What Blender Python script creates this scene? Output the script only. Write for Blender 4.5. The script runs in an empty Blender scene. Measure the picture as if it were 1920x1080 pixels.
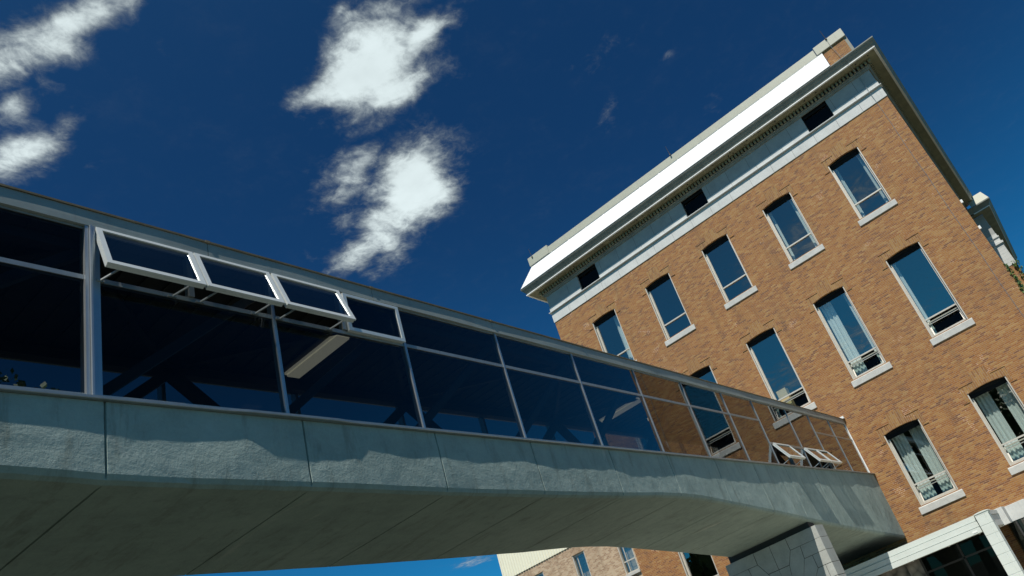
import bpy, bmesh, math, random
from mathutils import Vector, Matrix, noise
R = math.radians
scene = bpy.context.scene
col = scene.collection

# ------------------------------------------------------------ camera
cd = bpy.data.cameras.new('camera'); cam = bpy.data.objects.new('camera', cd); col.objects.link(cam)
cam.location = (7.804, -32.681, 1.225)
cam.rotation_euler = (2.071295, 0.338454, 0.622691)
cd.sensor_width = 36.0; cd.lens = 36*1406.442/1920
cd.shift_x = -.10453; cd.shift_y = .0063
cd.clip_start = .1; cd.clip_end = 6000
scene.camera = cam

# ------------------------------------------------------------ sun, exposure
SUN = Vector((.138, -.59, 1)).normalized()
ld = bpy.data.lights.new('sun', 'SUN'); ld.energy = 5.0; ld.angle = R(.5); ld.color = (1, .95, .86)
sun = bpy.data.objects.new('sun', ld); col.objects.link(sun)
sun.rotation_euler = SUN.to_track_quat('Z', 'Y').to_euler(); sun.location = (20, -60, 60)
vs = scene.view_settings
vs.view_transform = 'Standard'; vs.look = 'None'; vs.gamma = 1; vs.use_curve_mapping = False; vs.exposure = .15

# ------------------------------------------------------------ node helper
class NT:
    def __init__(s, nt): s.nt = nt; s.n = nt.nodes; s.l = nt.links
    def new(s, t, **k):
        n = s.n.new(t)
        for a, b in k.items(): setattr(n, a, b)
        return n
    def put(s, sock, v):
        if isinstance(v, bpy.types.NodeSocket): s.l.new(v, sock)
        elif v is not None: sock.default_value = v
    def m(s, op, a, b=None, c=None, clamp=False):
        n = s.new('ShaderNodeMath', operation=op); n.use_clamp = clamp
        for i, v in enumerate((a, b, c)): s.put(n.inputs[i], v)
        return n.outputs[0]
    def vm(s, op, a, b=None):
        n = s.new('ShaderNodeVectorMath', operation=op)
        s.put(n.inputs[0], a); s.put(n.inputs[1], b)
        return n.outputs['Value'] if op in ('DOT_PRODUCT', 'LENGTH') else n.outputs[0]
    def xyz(s, a, b, c):
        n = s.new('ShaderNodeCombineXYZ')
        for i, v in enumerate((a, b, c)): s.put(n.inputs[i], v)
        return n.outputs[0]
    def noise(s, vec, scale, detail=3, rough=.5, dist=0):
        n = s.new('ShaderNodeTexNoise'); s.put(n.inputs['Vector'], vec)
        n.inputs['Scale'].default_value = scale; n.inputs['Detail'].default_value = detail
        n.inputs['Roughness'].default_value = rough; n.inputs['Distortion'].default_value = dist
        return n.outputs['Fac']
    def ramp(s, f, stops, interp='LINEAR'):
        n = s.new('ShaderNodeValToRGB'); s.put(n.inputs[0], f); r = n.color_ramp; r.interpolation = interp
        while len(r.elements) < len(stops): r.elements.new(.5)
        for e, (p, c) in zip(r.elements, stops): e.position = p; e.color = (*c, 1) if len(c) == 3 else c
        return n.outputs[0]
    def mix(s, f, a, b, typ='MIX'):
        n = s.new('ShaderNodeMix', data_type='RGBA', blend_type=typ)
        s.put(n.inputs[0], f); s.put(n.inputs[6], a); s.put(n.inputs[7], b)
        return n.outputs[2]
    def mapr(s, v, a, b, c=0, d=1):
        n = s.new('ShaderNodeMapRange', interpolation_type='SMOOTHSTEP'); s.put(n.inputs[0], v)
        for i, q in enumerate((a, b, c, d)): n.inputs[i+1].default_value = q
        return n.outputs[0]
def c4(c): return (*c, 1)

# ------------------------------------------------------------ sky: Nishita plus fair weather clouds
world = bpy.data.worlds.new('World'); scene.world = world; world.use_nodes = True
W = NT(world.node_tree); W.n.clear()
sky = W.new('ShaderNodeTexSky', sky_type='NISHITA')
sky.sun_disc = False; sky.sun_elevation = math.asin(SUN.z); sky.sun_rotation = math.atan2(SUN.x, SUN.y)
sky.altitude = 1500; sky.air_density = 1.0; sky.dust_density = .1; sky.ozone_density = 4.0
tc = W.new('ShaderNodeTexCoord').outputs['Generated']
# clear mountain air: the sky is deepest at a right angle to the sun
cs = W.vm('DOT_PRODUCT', tc, tuple(SUN)); c2 = W.m('MULTIPLY', cs, cs)
tint = W.mix(W.mapr(c2, .0, .75), (.13, .455, .70, 1), (.40, .82, .95, 1))
szz = W.new('ShaderNodeSeparateXYZ'); W.put(szz.inputs[0], tc)
tint = W.mix(1.0, tint, W.mix(W.mapr(szz.outputs[2], .12, .62), (.72, 1.75, 1.55, 1), (1, 1, 1, 1)), 'MULTIPLY')
pol = W.mix(1.0, sky.outputs[0], tint, 'MULTIPLY')
sp = W.new('ShaderNodeSeparateXYZ'); W.put(sp.inputs[0], tc)
zz = W.m('MAXIMUM', sp.outputs[2], .04)
P = W.xyz(W.m('DIVIDE', sp.outputs[0], zz), W.m('DIVIDE', sp.outputs[1], zz), 0.0)
# each row is one puff of cloud: its place on the cloud layer (x/z, y/z), its 2x2 inverse size and its density
PUFFS = [[-0.591, 0.681, 8.123, 3.715, -2.324, 13.003, 1.2], [-0.496, 0.717, 11.893, 2.413, 0.401, 24.316, 1.0], [-0.673, 0.658, 10.558, 8.855, -10.032, 19.097, 0.88], [-0.597, 0.741, 10.715, 5.662, -5.6, 20.456, 1.0], [-0.504, 0.623, 8.458, 5.991, -15.35, 29.448, 0.62], [-0.529, 0.588, 22.542, 7.758, -5.87, 53.519, 0.55], [-0.681, 0.762, 12.26, 9.477, -16.851, 31.862, 0.42], [-0.528, 0.776, 24.274, -0.747, 6.54, 21.402, 0.5], [-0.784, 0.938, 9.142, 2.54, 1.903, 11.082, 1.4], [-0.911, 0.973, 9.869, 1.815, 4.68, 13.812, 1.0], [-1.026, 0.983, 10.937, 7.952, -3.534, 15.329, 0.8], [-0.987, 1.054, 11.233, 7.525, -3.639, 16.313, 0.58], [-0.791, 0.806, 9.76, 6.324, -4.496, 17.35, 0.72], [-0.871, 0.835, 13.116, 6.839, -0.938, 22.574, 0.6], [-0.933, 0.894, 17.097, 9.272, -0.769, 28.335, 0.45], [-0.699, 0.831, 4.529, 14.759, -56.786, -4.135, 0.38], [-0.825, 0.308, 6.512, 9.332, -9.906, 19.186, 0.86], [-0.746, 0.331, 8.359, 10.768, -12.582, 24.394, 0.9], [-0.7, 0.358, 15.185, 18.009, -19.529, 37.855, 0.6], [-0.876, 0.3, 7.311, 19.392, -21.562, 15.77, 0.85], [-1.02, 0.378, 7.759, 13.548, -11.009, 16.367, 0.84], [-0.95, 0.391, 16.212, 18.053, -11.627, 38.194, 0.6], [-0.941, 0.337, 13.425, 20.504, -15.899, 30.615, 0.7], [-0.995, 0.451, 29.619, 24.464, -6.926, 53.41, 0.33], [-0.866, 0.346, -0.984, 31.187, -41.587, -21.23, 0.45], [-0.418, 1.126, 22.062, -1.798, 14.825, 29.379, 0.36], [-0.335, 0.997, 14.112, 3.775, -4.414, 17.69, 0.27], [-0.247, 1.308, 23.575, -3.637, 13.954, 21.209, 0.3], [-0.282, 0.987, 20.459, 4.798, -6.171, 24.425, 0.25], [-0.244, 1.099, 49.9, 3.766, 1.43, 56.462, 0.26], [-3.207, 3.498, 4.365, 3.972, -4.91, 3.085, 0.5], [-0.726, 0.431, -6.08, 42.443, -53.756, -31.425, 0.33], [-0.675, 0.868, -9.082, 35.608, -39.601, -21.222, 0.4], [-1.059, 0.907, 7.712, 26.282, -48.706, -13.433, 0.3]]
msk = None
warp = W.new('ShaderNodeTexNoise'); W.put(warp.inputs['Vector'], P); warp.inputs['Scale'].default_value = 9; warp.inputs['Detail'].default_value = 5
wv = W.vm('MULTIPLY', W.vm('SUBTRACT', warp.outputs['Color'], (.5, .5, .5)), (.09, .09, 0))
Pw = W.vm('ADD', P, wv)
# softer banks of cloud behind the viewer, met again in the window reflections
PUFFS += [[-.30, -2.15, 2.2, 1.0, -1.2, 4.5, .5], [.25, -1.85, 3.2, 1.2, -1.5, 5.5, .42], [-.75, -3.4, 1.4, .8, -.9, 2.2, .5], [.5, -3.0, 1.6, -.6, .9, 2.6, .45], [-1.2, -2.6, 2.2, .9, -1.0, 3.6, .4]]
for (px, py, a, b, c, d, s_) in PUFFS:
    q = W.vm('SUBTRACT', Pw, (px, py, 0))
    u = W.vm('DOT_PRODUCT', q, (a, b, 0)); v = W.vm('DOT_PRODUCT', q, (c, d, 0))
    r = W.m('ADD', W.m('MULTIPLY', u, u), W.m('MULTIPLY', v, v))
    e = W.m('MULTIPLY', W.m('EXPONENT', W.m('MULTIPLY', r, -1.0)), s_)
    msk = e if msk is None else W.m('SMOOTH_MAX', msk, e, .12)
n1 = W.noise(P, 10, 13, .62, .3)
n2 = W.noise(P, 60, 9, .68, .6)
n3 = W.noise(P, 5, 6, .6, .2)
nn = W.m('ADD', W.m('MULTIPLY', n1, .68), W.m('MULTIPLY', n2, .32))
n4 = W.noise(P, 22, 10, .6, .8)
dens = W.m('ADD', W.m('MULTIPLY', msk, 1.95), W.m('ADD', W.m('MULTIPLY', W.m('SUBTRACT', nn, .5), 2.5), W.m('MULTIPLY', W.m('SUBTRACT', n4, .5), 1.3)))
dens = W.m('MULTIPLY', W.m('SUBTRACT', dens, .42), W.mapr(msk, .03, .22))
alpha = W.m('POWER', W.mapr(dens, -.10, 1.45), 1.1)
lum = W.m('ADD', W.mapr(dens, .1, 1.75, .24, .82), W.m('MULTIPLY', W.m('SUBTRACT', n3, .5), .45))
cc = W.new('ShaderNodeVectorMath', operation='SCALE'); cc.inputs[0].default_value = (.87, 1.0, 1.02); W.put(cc.inputs['Scale'], W.m('MULTIPLY', lum, 13.4))
skyc = W.mix(alpha, pol, cc.outputs[0])
bg = W.new('ShaderNodeBackground'); W.put(bg.inputs[0], skyc); bg.inputs[1].default_value = .07
wo = W.new('ShaderNodeOutputWorld'); W.l.new(bg.outputs[0], wo.inputs[0])

# ------------------------------------------------------------ materials
def mat(name):
    m = bpy.data.materials.new(name); m.use_nodes = True
    t = NT(m.node_tree); t.n.clear()
    o = t.new('ShaderNodeOutputMaterial'); b = t.new('ShaderNodeBsdfPrincipled'); t.l.new(b.outputs[0], o.inputs[0])
    pos = t.new('ShaderNodeNewGeometry').outputs['Position']
    return m, t, b, o, pos
def bump(t, b, h, st=.3, dist=.02):
    n = t.new('ShaderNodeBump'); n.inputs['Strength'].default_value = st; n.inputs['Distance'].default_value = dist
    t.put(n.inputs['Height'], h); t.l.new(n.outputs[0], b.inputs['Normal'])
def plain(name, base, rough=.5, metal=0, var=.15, sc=3, bst=.05, spec=.5, streak=0):
    m, t, b, o, pos = mat(name)
    n = t.noise(pos, sc, 6, .6); n2 = t.noise(pos, sc*9, 4, .6)
    lo = tuple(x*(1-var) for x in base); hi = tuple(min(1, x*(1+var)) for x in base)
    c = t.ramp(t.m('ADD', t.m('MULTIPLY', n, .7), t.m('MULTIPLY', n2, .3)), [(.3, lo), (.7, hi)])
    if streak:
        k = t.new('ShaderNodeMapping'); t.put(k.inputs[0], pos); k.inputs['Scale'].default_value = (7, 7, .5)
        st = t.mapr(t.noise(k.outputs[0], 1, 5, .6), .55, .75)
        c = t.mix(t.m('MULTIPLY', st, streak), c, c4(tuple(x*.45 for x in base)))
    t.put(b.inputs['Base Color'], c)
    b.inputs['Roughness'].default_value = rough; b.inputs['Metallic'].default_value = metal
    b.inputs['Specular IOR Level'].default_value = spec
    bump(t, b, n2, bst, .01)
    return m
def brick(name, ramp, mortar, bw=.235, bh=.069, soldier=False, rough=.8, mort=.014, warm=0):
    m, t, b, o, pos = mat(name)
    s = t.new('ShaderNodeSeparateXYZ'); t.put(s.inputs[0], pos)
    u = t.m('ADD', s.outputs[0], s.outputs[1]); v = s.outputs[2]
    if soldier: u, v = v, u
    wob = t.m('MULTIPLY', t.m('SUBTRACT', t.noise(pos, 1.3, 3), .5), .02)
    v = t.m('ADD', v, wob)
    rv = t.m('DIVIDE', v, bh); row = t.m('FLOOR', rv); fv = t.m('FRACT', rv)
    wr = t.new('ShaderNodeTexWhiteNoise', noise_dimensions='1D'); t.put(wr.inputs['W'], row)
    ru = t.m('ADD', t.m('DIVIDE', u, bw), t.m('ADD', t.m('MULTIPLY', t.m('MODULO', row, 2.0), .5), t.m('MULTIPLY', wr.outputs['Value'], .28)))
    cl = t.m('FLOOR', ru); fu = t.m('FRACT', ru)
    w = t.new('ShaderNodeTexWhiteNoise', noise_dimensions='2D'); t.put(w.inputs['Vector'], t.xyz(cl, row, 0.0))
    # hue of single bricks, with a slow drift so that dark ones come in loose clusters
    val = t.m('ADD', w.outputs['Value'], t.m('MULTIPLY', t.m('SUBTRACT', t.noise(pos, .9, 4, .6), .5), .2))
    c = t.ramp(val, ramp)
    gr = t.noise(pos, 30, 3, .6)
    c = t.mix(t.m('MULTIPLY', gr, .35), c, c4((.12, .06, .03)))
    mu, mv = mort/bw, mort/bh
    eu = t.m('MINIMUM', fu, t.m('SUBTRACT', 1.0, fu)); ev = t.m('MINIMUM', fv, t.m('SUBTRACT', 1.0, fv))
    k = t.m('MULTIPLY', t.mapr(eu, mu*.3, mu*.8), t.mapr(ev, mv*.3, mv*.8))
    mc = t.mix(t.noise(pos, 1.7, 4, .6), c4(mortar), c4(tuple(x*.55 for x in mortar)))
    mc = t.mix(t.mapr(t.noise(t.vm('ADD', pos, (31.0, 7.0, 3.0)), .9, 5, .7), .62, .66), mc, c4((.56, .40, .30)))
    c = t.mix(k, mc, c)
    big = t.noise(pos, .25, 4, .6)
    c = t.mix(t.mapr(big, .45, .75, 0, .28), c, c4((.22, .13, .07)), 'MIX')
    # rain streaks and soot that run down the wall
    ks = t.new('ShaderNodeMapping'); t.put(ks.inputs[0], pos); ks.inputs['Scale'].default_value = (1.6, 1.6, .16)
    c = t.mix(t.mapr(t.noise(ks.outputs[0], 1.0, 6, .65), .50, .74, 0, .42), c, c4((.13, .085, .055)))
    t.put(b.inputs['Base Color'], c); b.inputs['Roughness'].default_value = rough; b.inputs['Specular IOR Level'].default_value = .25
    bump(t, b, t.m('ADD', k, t.m('MULTIPLY', gr, .3)), .5, .008)
    return m
BR = [(.0, (.17, .080, .042)), (.10, (.235, .102, .042)), (.25, (.31, .128, .036)), (.55, (.35, .160, .044)), (.82, (.38, .190, .058)), (1.0, (.43, .255, .092))]
M = {}
M['brick'] = brick('orange_brick', BR, (.42, .27, .17))
M['soldier'] = brick('soldier_brick', [(0, (.25, .12, .045)), (.5, (.34, .17, .052)), (1, (.38, .22, .075))], (.42, .30, .2), soldier=True, bw=.30, bh=.082)
M['tan'] = brick('tan_brick', [(0, (.34, .21, .12)), (.5, (.52, .36, .22)), (1, (.62, .48, .32))], (.60, .52, .42), bw=.2, bh=.07)
M['stone'] = plain('pale_stone', (.56, .57, .55), .75, var=.13, sc=1.2, bst=.25, spec=.2, streak=.25)
M['frieze'] = plain('grey_frieze_stone', (.35, .36, .345), .75, var=.18, sc=1.5, bst=.2, spec=.2)
M['sill'] = plain('limestone_sill', (.50, .50, .47), .8, var=.15, sc=4, bst=.4, spec=.2)
M['white'] = plain('white_painted_metal', (.78, .79, .77), .45, var=.07, sc=1.1, bst=.05, streak=.2)
M['cream'] = plain('cream_painted_metal', (.42, .42, .34), .5, var=.08, sc=1.5, bst=.05, streak=.15)
M['cornice'] = plain('weathered_cornice_paint', (.185, .195, .165), .6, var=.3, sc=2.2, bst=.2, streak=.35)
M['soffit'] = plain('cornice_soffit_paint', (.22, .21, .13), .7, var=.35, sc=1.7, bst=.3)
M['alu'] = plain('brushed_aluminium', (.34, .36, .355), .38, .6, var=.12, sc=6, bst=.08, streak=.2)
M['sash'] = plain('white_sash_aluminium', (.66, .70, .69), .35, .35, var=.05, sc=6, bst=.02)
M['alulight'] = plain('bright_aluminium', (.46, .49, .50), .28, .7, var=.06, sc=6, bst=.03)
M['frame'] = plain('window_frame_paint', (.58, .55, .48), .45, .2, var=.1, sc=5, bst=.03)
M['dark'] = plain('near_black', (.012, .014, .015), .8, var=.2, spec=.08)  # near black; window heads carry the lintel shade in this colour
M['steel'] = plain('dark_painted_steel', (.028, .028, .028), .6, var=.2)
M['deck'] = plain('dark_ceiling_deck', (.05, .048, .042), .8, var=.3, sc=1)
M['inside'] = plain('room_plaster', (.16, .16, .15), .9, var=.2, sc=.6)
M['fascia'] = plain('grey_metal_fascia', (.29, .32, .30), .55, .3, var=.14, sc=1.2, bst=.1, streak=.2)
M['rust'] = plain('brown_metal_cap', (.16, .13, .08), .6, .3, var=.3, sc=4, bst=.1)
M['cloth'] = plain('white_curtain_cloth', (.80, .84, .82), .9, var=.05, sc=8, bst=.05, spec=.1)
M['card'] = plain('brown_cardboard', (.78, .58, .32), .85, var=.06)
M['ground'] = plain('worn_paving_and_lawn', (.050, .060, .045), .9, var=.25, sc=.15, bst=.1)
M['portico'] = plain('portico_stone', (.60, .645, .61), .7, var=.06, sc=2, bst=.1, spec=.2)
M['paving'] = plain('light_concrete_paving', (.36, .34, .27), .9, var=.12, sc=.5, bst=.1)
M['granite'] = plain('grey_pier_granite', (.39, .40, .37), .7, var=.2, sc=2, bst=.35, spec=.3)
M['joint'] = plain('dark_joint_mortar', (.07, .07, .06), .9)
M['roofing'] = plain('roof_membrane', (.2, .2, .19), .9)
M['bark'] = plain('tree_bark', (.10, .075, .05), .9, var=.3, sc=8, bst=.5)
M['lamp'] = plain('lamp_diffuser', (.80, .78, .66), .5, var=.03)
lb = [n for n in M['lamp'].node_tree.nodes if n.type == 'BSDF_PRINCIPLED'][0]; lb.inputs['Emission Color'].default_value = (1, .95, .72, 1); lb.inputs['Emission Strength'].default_value = .17

def concrete():
    m, t, b, o, pos = mat('stucco_concrete')
    n = t.noise(pos, .7, 7, .65); n2 = t.noise(pos, 5, 6, .65); n3 = t.noise(pos, 30, 4, .7, .5)
    f = t.m('ADD', t.m('MULTIPLY', n, .5), t.m('ADD', t.m('MULTIPLY', n2, .3), t.m('MULTIPLY', n3, .2)))
    c = t.ramp(f, [(.30, (.205, .26, .24)), (.5, (.29, .36, .33)), (.70, (.365, .44, .405))])
    k = t.new('ShaderNodeMapping'); t.put(k.inputs[0], pos); k.inputs['Scale'].default_value = (2.5, 2.5, .35)
    st = t.mapr(t.noise(k.outputs[0], 1.4, 6, .65), .56, .74)
    c = t.mix(t.m('MULTIPLY', st, .28), c, c4((.11, .125, .11)))
    # a few leaching stains and pale patches
    k2 = t.new('ShaderNodeMapping'); t.put(k2.inputs[0], pos); k2.inputs['Scale'].default_value = (.5, 1.6, 1)
    wht = t.mapr(t.noise(k2.outputs[0], 1.0, 7, .6, .4), .64, .74)
    c = t.mix(t.m('MULTIPLY', wht, .4), c, c4((.55, .55, .50)))
    # formwork boards and water marks
    sx = t.new('ShaderNodeSeparateXYZ'); t.put(sx.inputs[0], pos)
    k3 = t.new('ShaderNodeMapping'); t.put(k3.inputs[0], pos); k3.inputs['Scale'].default_value = (.6, 3.2, .6)
    dk = t.mapr(t.noise(k3.outputs[0], 1.3, 7, .7, .3), .52, .70)
    c = t.mix(t.m('MULTIPLY', dk, .38), c, c4((.12, .125, .095)))
    t.put(b.inputs['Base Color'], c); b.inputs['Roughness'].default_value = .85; b.inputs['Specular IOR Level'].default_value = .2
    vz = t.new('ShaderNodeTexVoronoi'); t.put(vz.inputs['Vector'], t.vm('ADD', pos, t.vm('MULTIPLY', t.xyz(n2, n2, n2), (.25, .25, .25)))); vz.inputs['Scale'].default_value = 9
    h = t.m('ADD', t.m('MULTIPLY', n3, .6), t.m('ADD', t.m('MULTIPLY', vz.outputs['Distance'], .25), t.m('MULTIPLY', n2, .35)))
    bump(t, b, h, .42, .025)
    return m
M['concrete'] = concrete()
def glass(name, tint, f0, k, ior=4, rough=0.0, wav=.12, gc=(.95, .96, .93)):
    m = bpy.data.materials.new(name); m.use_nodes = True
    t = NT(m.node_tree); t.n.clear(); o = t.new('ShaderNodeOutputMaterial')
    fr = t.new('ShaderNodeLayerWeight'); fr.inputs[0].default_value = .5
    fac = t.m('ADD', t.m('MULTIPLY', t.m('POWER', fr.outputs['Facing'], ior), k), f0, clamp=True)
    g = t.new('ShaderNodeBsdfGlossy'); g.inputs['Roughness'].default_value = rough; g.inputs['Color'].default_value = (*gc, 1)
    tr = t.new('ShaderNodeBsdfTransparent'); tr.inputs[0].default_value = c4(tint)
    mx = t.new('ShaderNodeMixShader'); t.put(mx.inputs[0], fac); t.l.new(tr.outputs[0], mx.inputs[1]); t.l.new(g.outputs[0], mx.inputs[2])
    # very slight waviness of the sheet
    pos = t.new('ShaderNodeNewGeometry').outputs['Position']
    bp = t.new('ShaderNodeBump'); bp.inputs['Strength'].default_value = wav; bp.inputs['Distance'].default_value = .01
    t.put(bp.inputs['Height'], t.noise(pos, .8, 1)); t.l.new(bp.outputs[0], g.inputs['Normal'])
    t.l.new(mx.outputs[0], o.inputs[0]); return m
M['bglass'] = glass('tinted_walkway_glass', (.38, .40, .41), .003, 1.15, 3.0, gc=(.80, .84, .86))
M['wglass'] = glass('reflective_window_glass', (.78, .85, .83), .25, .8, 3, wav=.35)
M['hglass'] = glass('clear_hopper_glass', (.72, .80, .78), .015, .2, 4)
def rubble():
    m, t, b, o, pos = mat('rubble_stone')
    v = t.new('ShaderNodeTexVoronoi'); t.put(v.inputs['Vector'], pos); v.inputs['Scale'].default_value = 4
    hs = t.new('ShaderNodeHueSaturation'); t.put(hs.inputs['Color'], v.outputs['Color']); hs.inputs['Saturation'].default_value = .1
    c = t.mix(.5, t.ramp(v.outputs['Distance'], [(0, (.50, .47, .42)), (.6, (.3, .28, .25)), (.9, (.1, .1, .09))]), hs.outputs[0], 'MULTIPLY')
    t.put(b.inputs['Base Color'], c); bump(t, b, v.outputs['Distance'], -.8, .06); return m
M['rubble'] = rubble()
def leafm():
    m, t, b, o, pos = mat('green_leaf')
    c = t.ramp(t.noise(pos, 2.5, 5, .7), [(.3, (.03, .06, .012)), (.55, (.07, .13, .03)), (.75, (.16, .22, .05))])
    t.put(b.inputs['Base Color'], c); b.inputs['Roughness'].default_value = .5; return m
M['leaf'] = leafm()

# ------------------------------------------------------------ object helpers
WORLDPOS = {}
def tag(o, label=None, cat=None, group=None, kind=None):
    if label: o['label'] = label
    if cat: o['category'] = cat
    if group: o['group'] = group
    if kind: o['kind'] = kind
    return o
def thing(name, label, cat, loc, group=None):
    o = bpy.data.objects.new(name, None); o.empty_display_size = .5; col.objects.link(o); o.location = loc
    WORLDPOS[o.name] = Vector(loc); return tag(o, label, cat, group)
class MB:
    def __init__(s): s.bm = bmesh.new()
    def box(s, x0, x1, y0, y1, z0, z1):
        v = [s.bm.verts.new((x, y, z)) for x in (x0, x1) for y in (y0, y1) for z in (z0, z1)]
        for f in ((0,1,3,2),(4,6,7,5),(0,4,5,1),(2,3,7,6),(0,2,6,4),(1,5,7,3)): s.bm.faces.new([v[i] for i in f])
        return s
    def poly(s, pts):
        s.bm.faces.new([s.bm.verts.new(p) for p in pts]); return s
    def prism(s, pts, d):                     # polygon extruded by vector d
        d = Vector(d); a = [s.bm.verts.new(p) for p in pts]; b = [s.bm.verts.new(Vector(p)+d) for p in pts]
        n = len(pts); s.bm.faces.new(a); s.bm.faces.new(b[::-1])
        for i in range(n): s.bm.faces.new((a[i], b[i], b[(i+1) % n], a[(i+1) % n]))
        return s
    def bar(s, p, q, w, h=None):              # square bar from p to q
        p, q = Vector(p), Vector(q); d = (q-p).normalized(); h = h or w
        u = d.cross(Vector((0, 0, 1))); u = u.normalized() if u.length > 1e-4 else Vector((1, 0, 0)); v = d.cross(u).normalized()
        return s.prism([p+u*w/2+v*h/2, p-u*w/2+v*h/2, p-u*w/2-v*h/2, p+u*w/2-v*h/2], q-p)
    def tube(s, p, q, r0, r1=None, n=10):
        p, q = Vector(p), Vector(q); d = (q-p).normalized(); r1 = r0 if r1 is None else r1
        u = d.orthogonal().normalized(); v = d.cross(u)
        A = [s.bm.verts.new(p+(u*math.cos(t)+v*math.sin(t))*r0) for t in [2*math.pi*i/n for i in range(n)]]
        B = [s.bm.verts.new(q+(u*math.cos(t)+v*math.sin(t))*r1) for t in [2*math.pi*i/n for i in range(n)]]
        for i in range(n): s.bm.faces.new((A[i], A[(i+1) % n], B[(i+1) % n], B[i]))
        s.bm.faces.new(A[::-1]); s.bm.faces.new(B); return s
    def build(s, name, m, parent=None, origin=None, bevel=0, smooth=False, recalc=True):
        if origin is None: origin = WORLDPOS[parent.name] if parent else Vector((0, 0, 0))
        origin = Vector(origin)
        bmesh.ops.translate(s.bm, verts=s.bm.verts, vec=-origin)
        if recalc: bmesh.ops.recalc_face_normals(s.bm, faces=s.bm.faces)
        me = bpy.data.meshes.new(name); s.bm.to_mesh(me); s.bm.free()
        if smooth:
            for f in me.polygons: f.use_smooth = True
        me.materials.append(m)
        o = bpy.data.objects.new(name, me); col.objects.link(o)
        WORLDPOS[o.name] = origin
        if parent: o.parent = parent; o.location = origin-WORLDPOS[parent.name]
        else: o.location = origin
        if bevel:
            b = o.modifiers.new('bevel', 'BEVEL'); b.width = bevel; b.segments = 2; b.limit_method = 'ANGLE'; b.angle_limit = R(40)
        return o

GZ = -.55
# ------------------------------------------------------------ ground
g = MB(); g.poly([(-900, -900, GZ), (900, -900, GZ), (900, 900, GZ), (-900, 900, GZ)])
tag(g.build('ground', M['ground']), kind='structure')
g = MB(); g.box(-14, 22, -16, -.02, GZ-.1, GZ+.02)
tag(g.build('pavement', M['paving']), kind='structure')

# ------------------------------------------------------------ brick building
S_, DX, HW = 3.7, .17, .797
COLX = {1: 1.5*S_+DX, 2: .5*S_+DX, 3: -.5*S_+DX, 4: -1.5*S_+DX, 5: -2.5*S_+DX}
ROWS = {1: (15.82, 19.02), 2: (9.53, 13.48), 3: (3.80, 6.86)}
XL, XR, DEPTH = -12.104, 8.772, 40.0
RISE, REV = .08, .26
bld = thing('brick_building', 'orange brick building with white roof band and rows of tall windows', 'building', ((XL+XR)/2, 0, GZ))
# front wall with arched openings
w = MB(); ztop = 20.38
ROW_R = 6
def arch(cx, z, n=ROW_R, hw=HW): return [(cx-hw+2*hw*i/n, z+RISE*(1-(2*i/n-1)**2)) for i in range(n+1)]
xs = sorted(COLX.values()); holes = [(COLX[c]-HW, COLX[c]+HW) for c in (5, 4, 3, 2, 1)]
bands = [GZ]
for r in (3, 2, 1):
    z0, z1 = ROWS[r]
    w.poly([(XL, 0, bands[-1]), (XR, 0, bands[-1]), (XR, 0, z0), (XL, 0, z0)])
    zt = z1+.3; x = XL
    for (a, b) in holes:
        w.poly([(x, 0, z0), (a, 0, z0), (a, 0, z1), (a, 0, zt), (x, 0, zt)])
        ar = arch((a+b)/2, z1)
        for i in range(len(ar)-1):
            w.poly([(ar[i][0], 0, ar[i][1]), (ar[i+1][0], 0, ar[i+1][1]), (ar[i+1][0], 0, zt), (ar[i][0], 0, zt)])
            w.poly([(ar[i][0], 0, ar[i][1]), (ar[i][0], REV, ar[i][1]), (ar[i+1][0], REV, ar[i+1][1]), (ar[i+1][0], 0, ar[i+1][1])])
        w.poly([(a, 0, z0), (a, REV, z0), (a, REV, z1), (a, 0, z1)]); w.poly([(b, 0, z0), (b, 0, z1), (b, REV, z1), (b, REV, z0)])
        w.poly([(a, 0, z0), (b, 0, z0), (b, REV, z0), (a, REV, z0)])
        x = b
    w.poly([(x, 0, z0), (XR, 0, z0), (XR, 0, zt), (x, 0, zt)])
    bands.append(zt)
w.poly([(XL, 0, bands[-1]), (XR, 0, bands[-1]), (XR, 0, ztop), (XL, 0, ztop)])
for x, e in ((XL, 0), (XR, .6)): w.poly([(x, 0, GZ), (x+e, 23, GZ), (x+e, 23, 22.4), (x, 0, 22.4)]); w.poly([(x+e, 23, GZ), (x+e, DEPTH, GZ), (x+e, DEPTH, 22.4), (x+e, 23, 22.4)])
w.poly([(XL, DEPTH, GZ), (XR, DEPTH, GZ), (XR, DEPTH, 22.4), (XL, DEPTH, 22.4)])
bmesh.ops.remove_doubles(w.bm, verts=w.bm.verts, dist=.0005)
w.build('wall', M['brick'], bld)
# rooms: floors and a back wall behind the glass
f = MB()
for z in (2.6, 7.9, 14.4, 20.2): f.box(XL+.05, XR-.05, .35, 6, z, z+.3)
f.build('floor_slab', M['inside'], bld)
f = MB(); f.box(XL+.05, XR-.05, 6, 6.2, GZ, 22)
for x in (-7.4, -3.5, .2, 3.9): f.box(x-.08, x+.08, .4, 6, GZ, 20)
f.build('interior_wall', M['inside'], bld)
# a band of plaster round each opening on the inside keeps daylight out of the wall
f = MB()
for r, (z0, z1) in ROWS.items():
    x = XL+.05
    for (a, b) in holes: f.box(x, a-.02, REV+.02, REV+.10, z0-.6, z1+.6); x = b+.02
    f.box(x, XR-.05, REV+.02, REV+.10, z0-.6, z1+.6)
f.build('wall_lining', M['inside'], bld)

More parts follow.
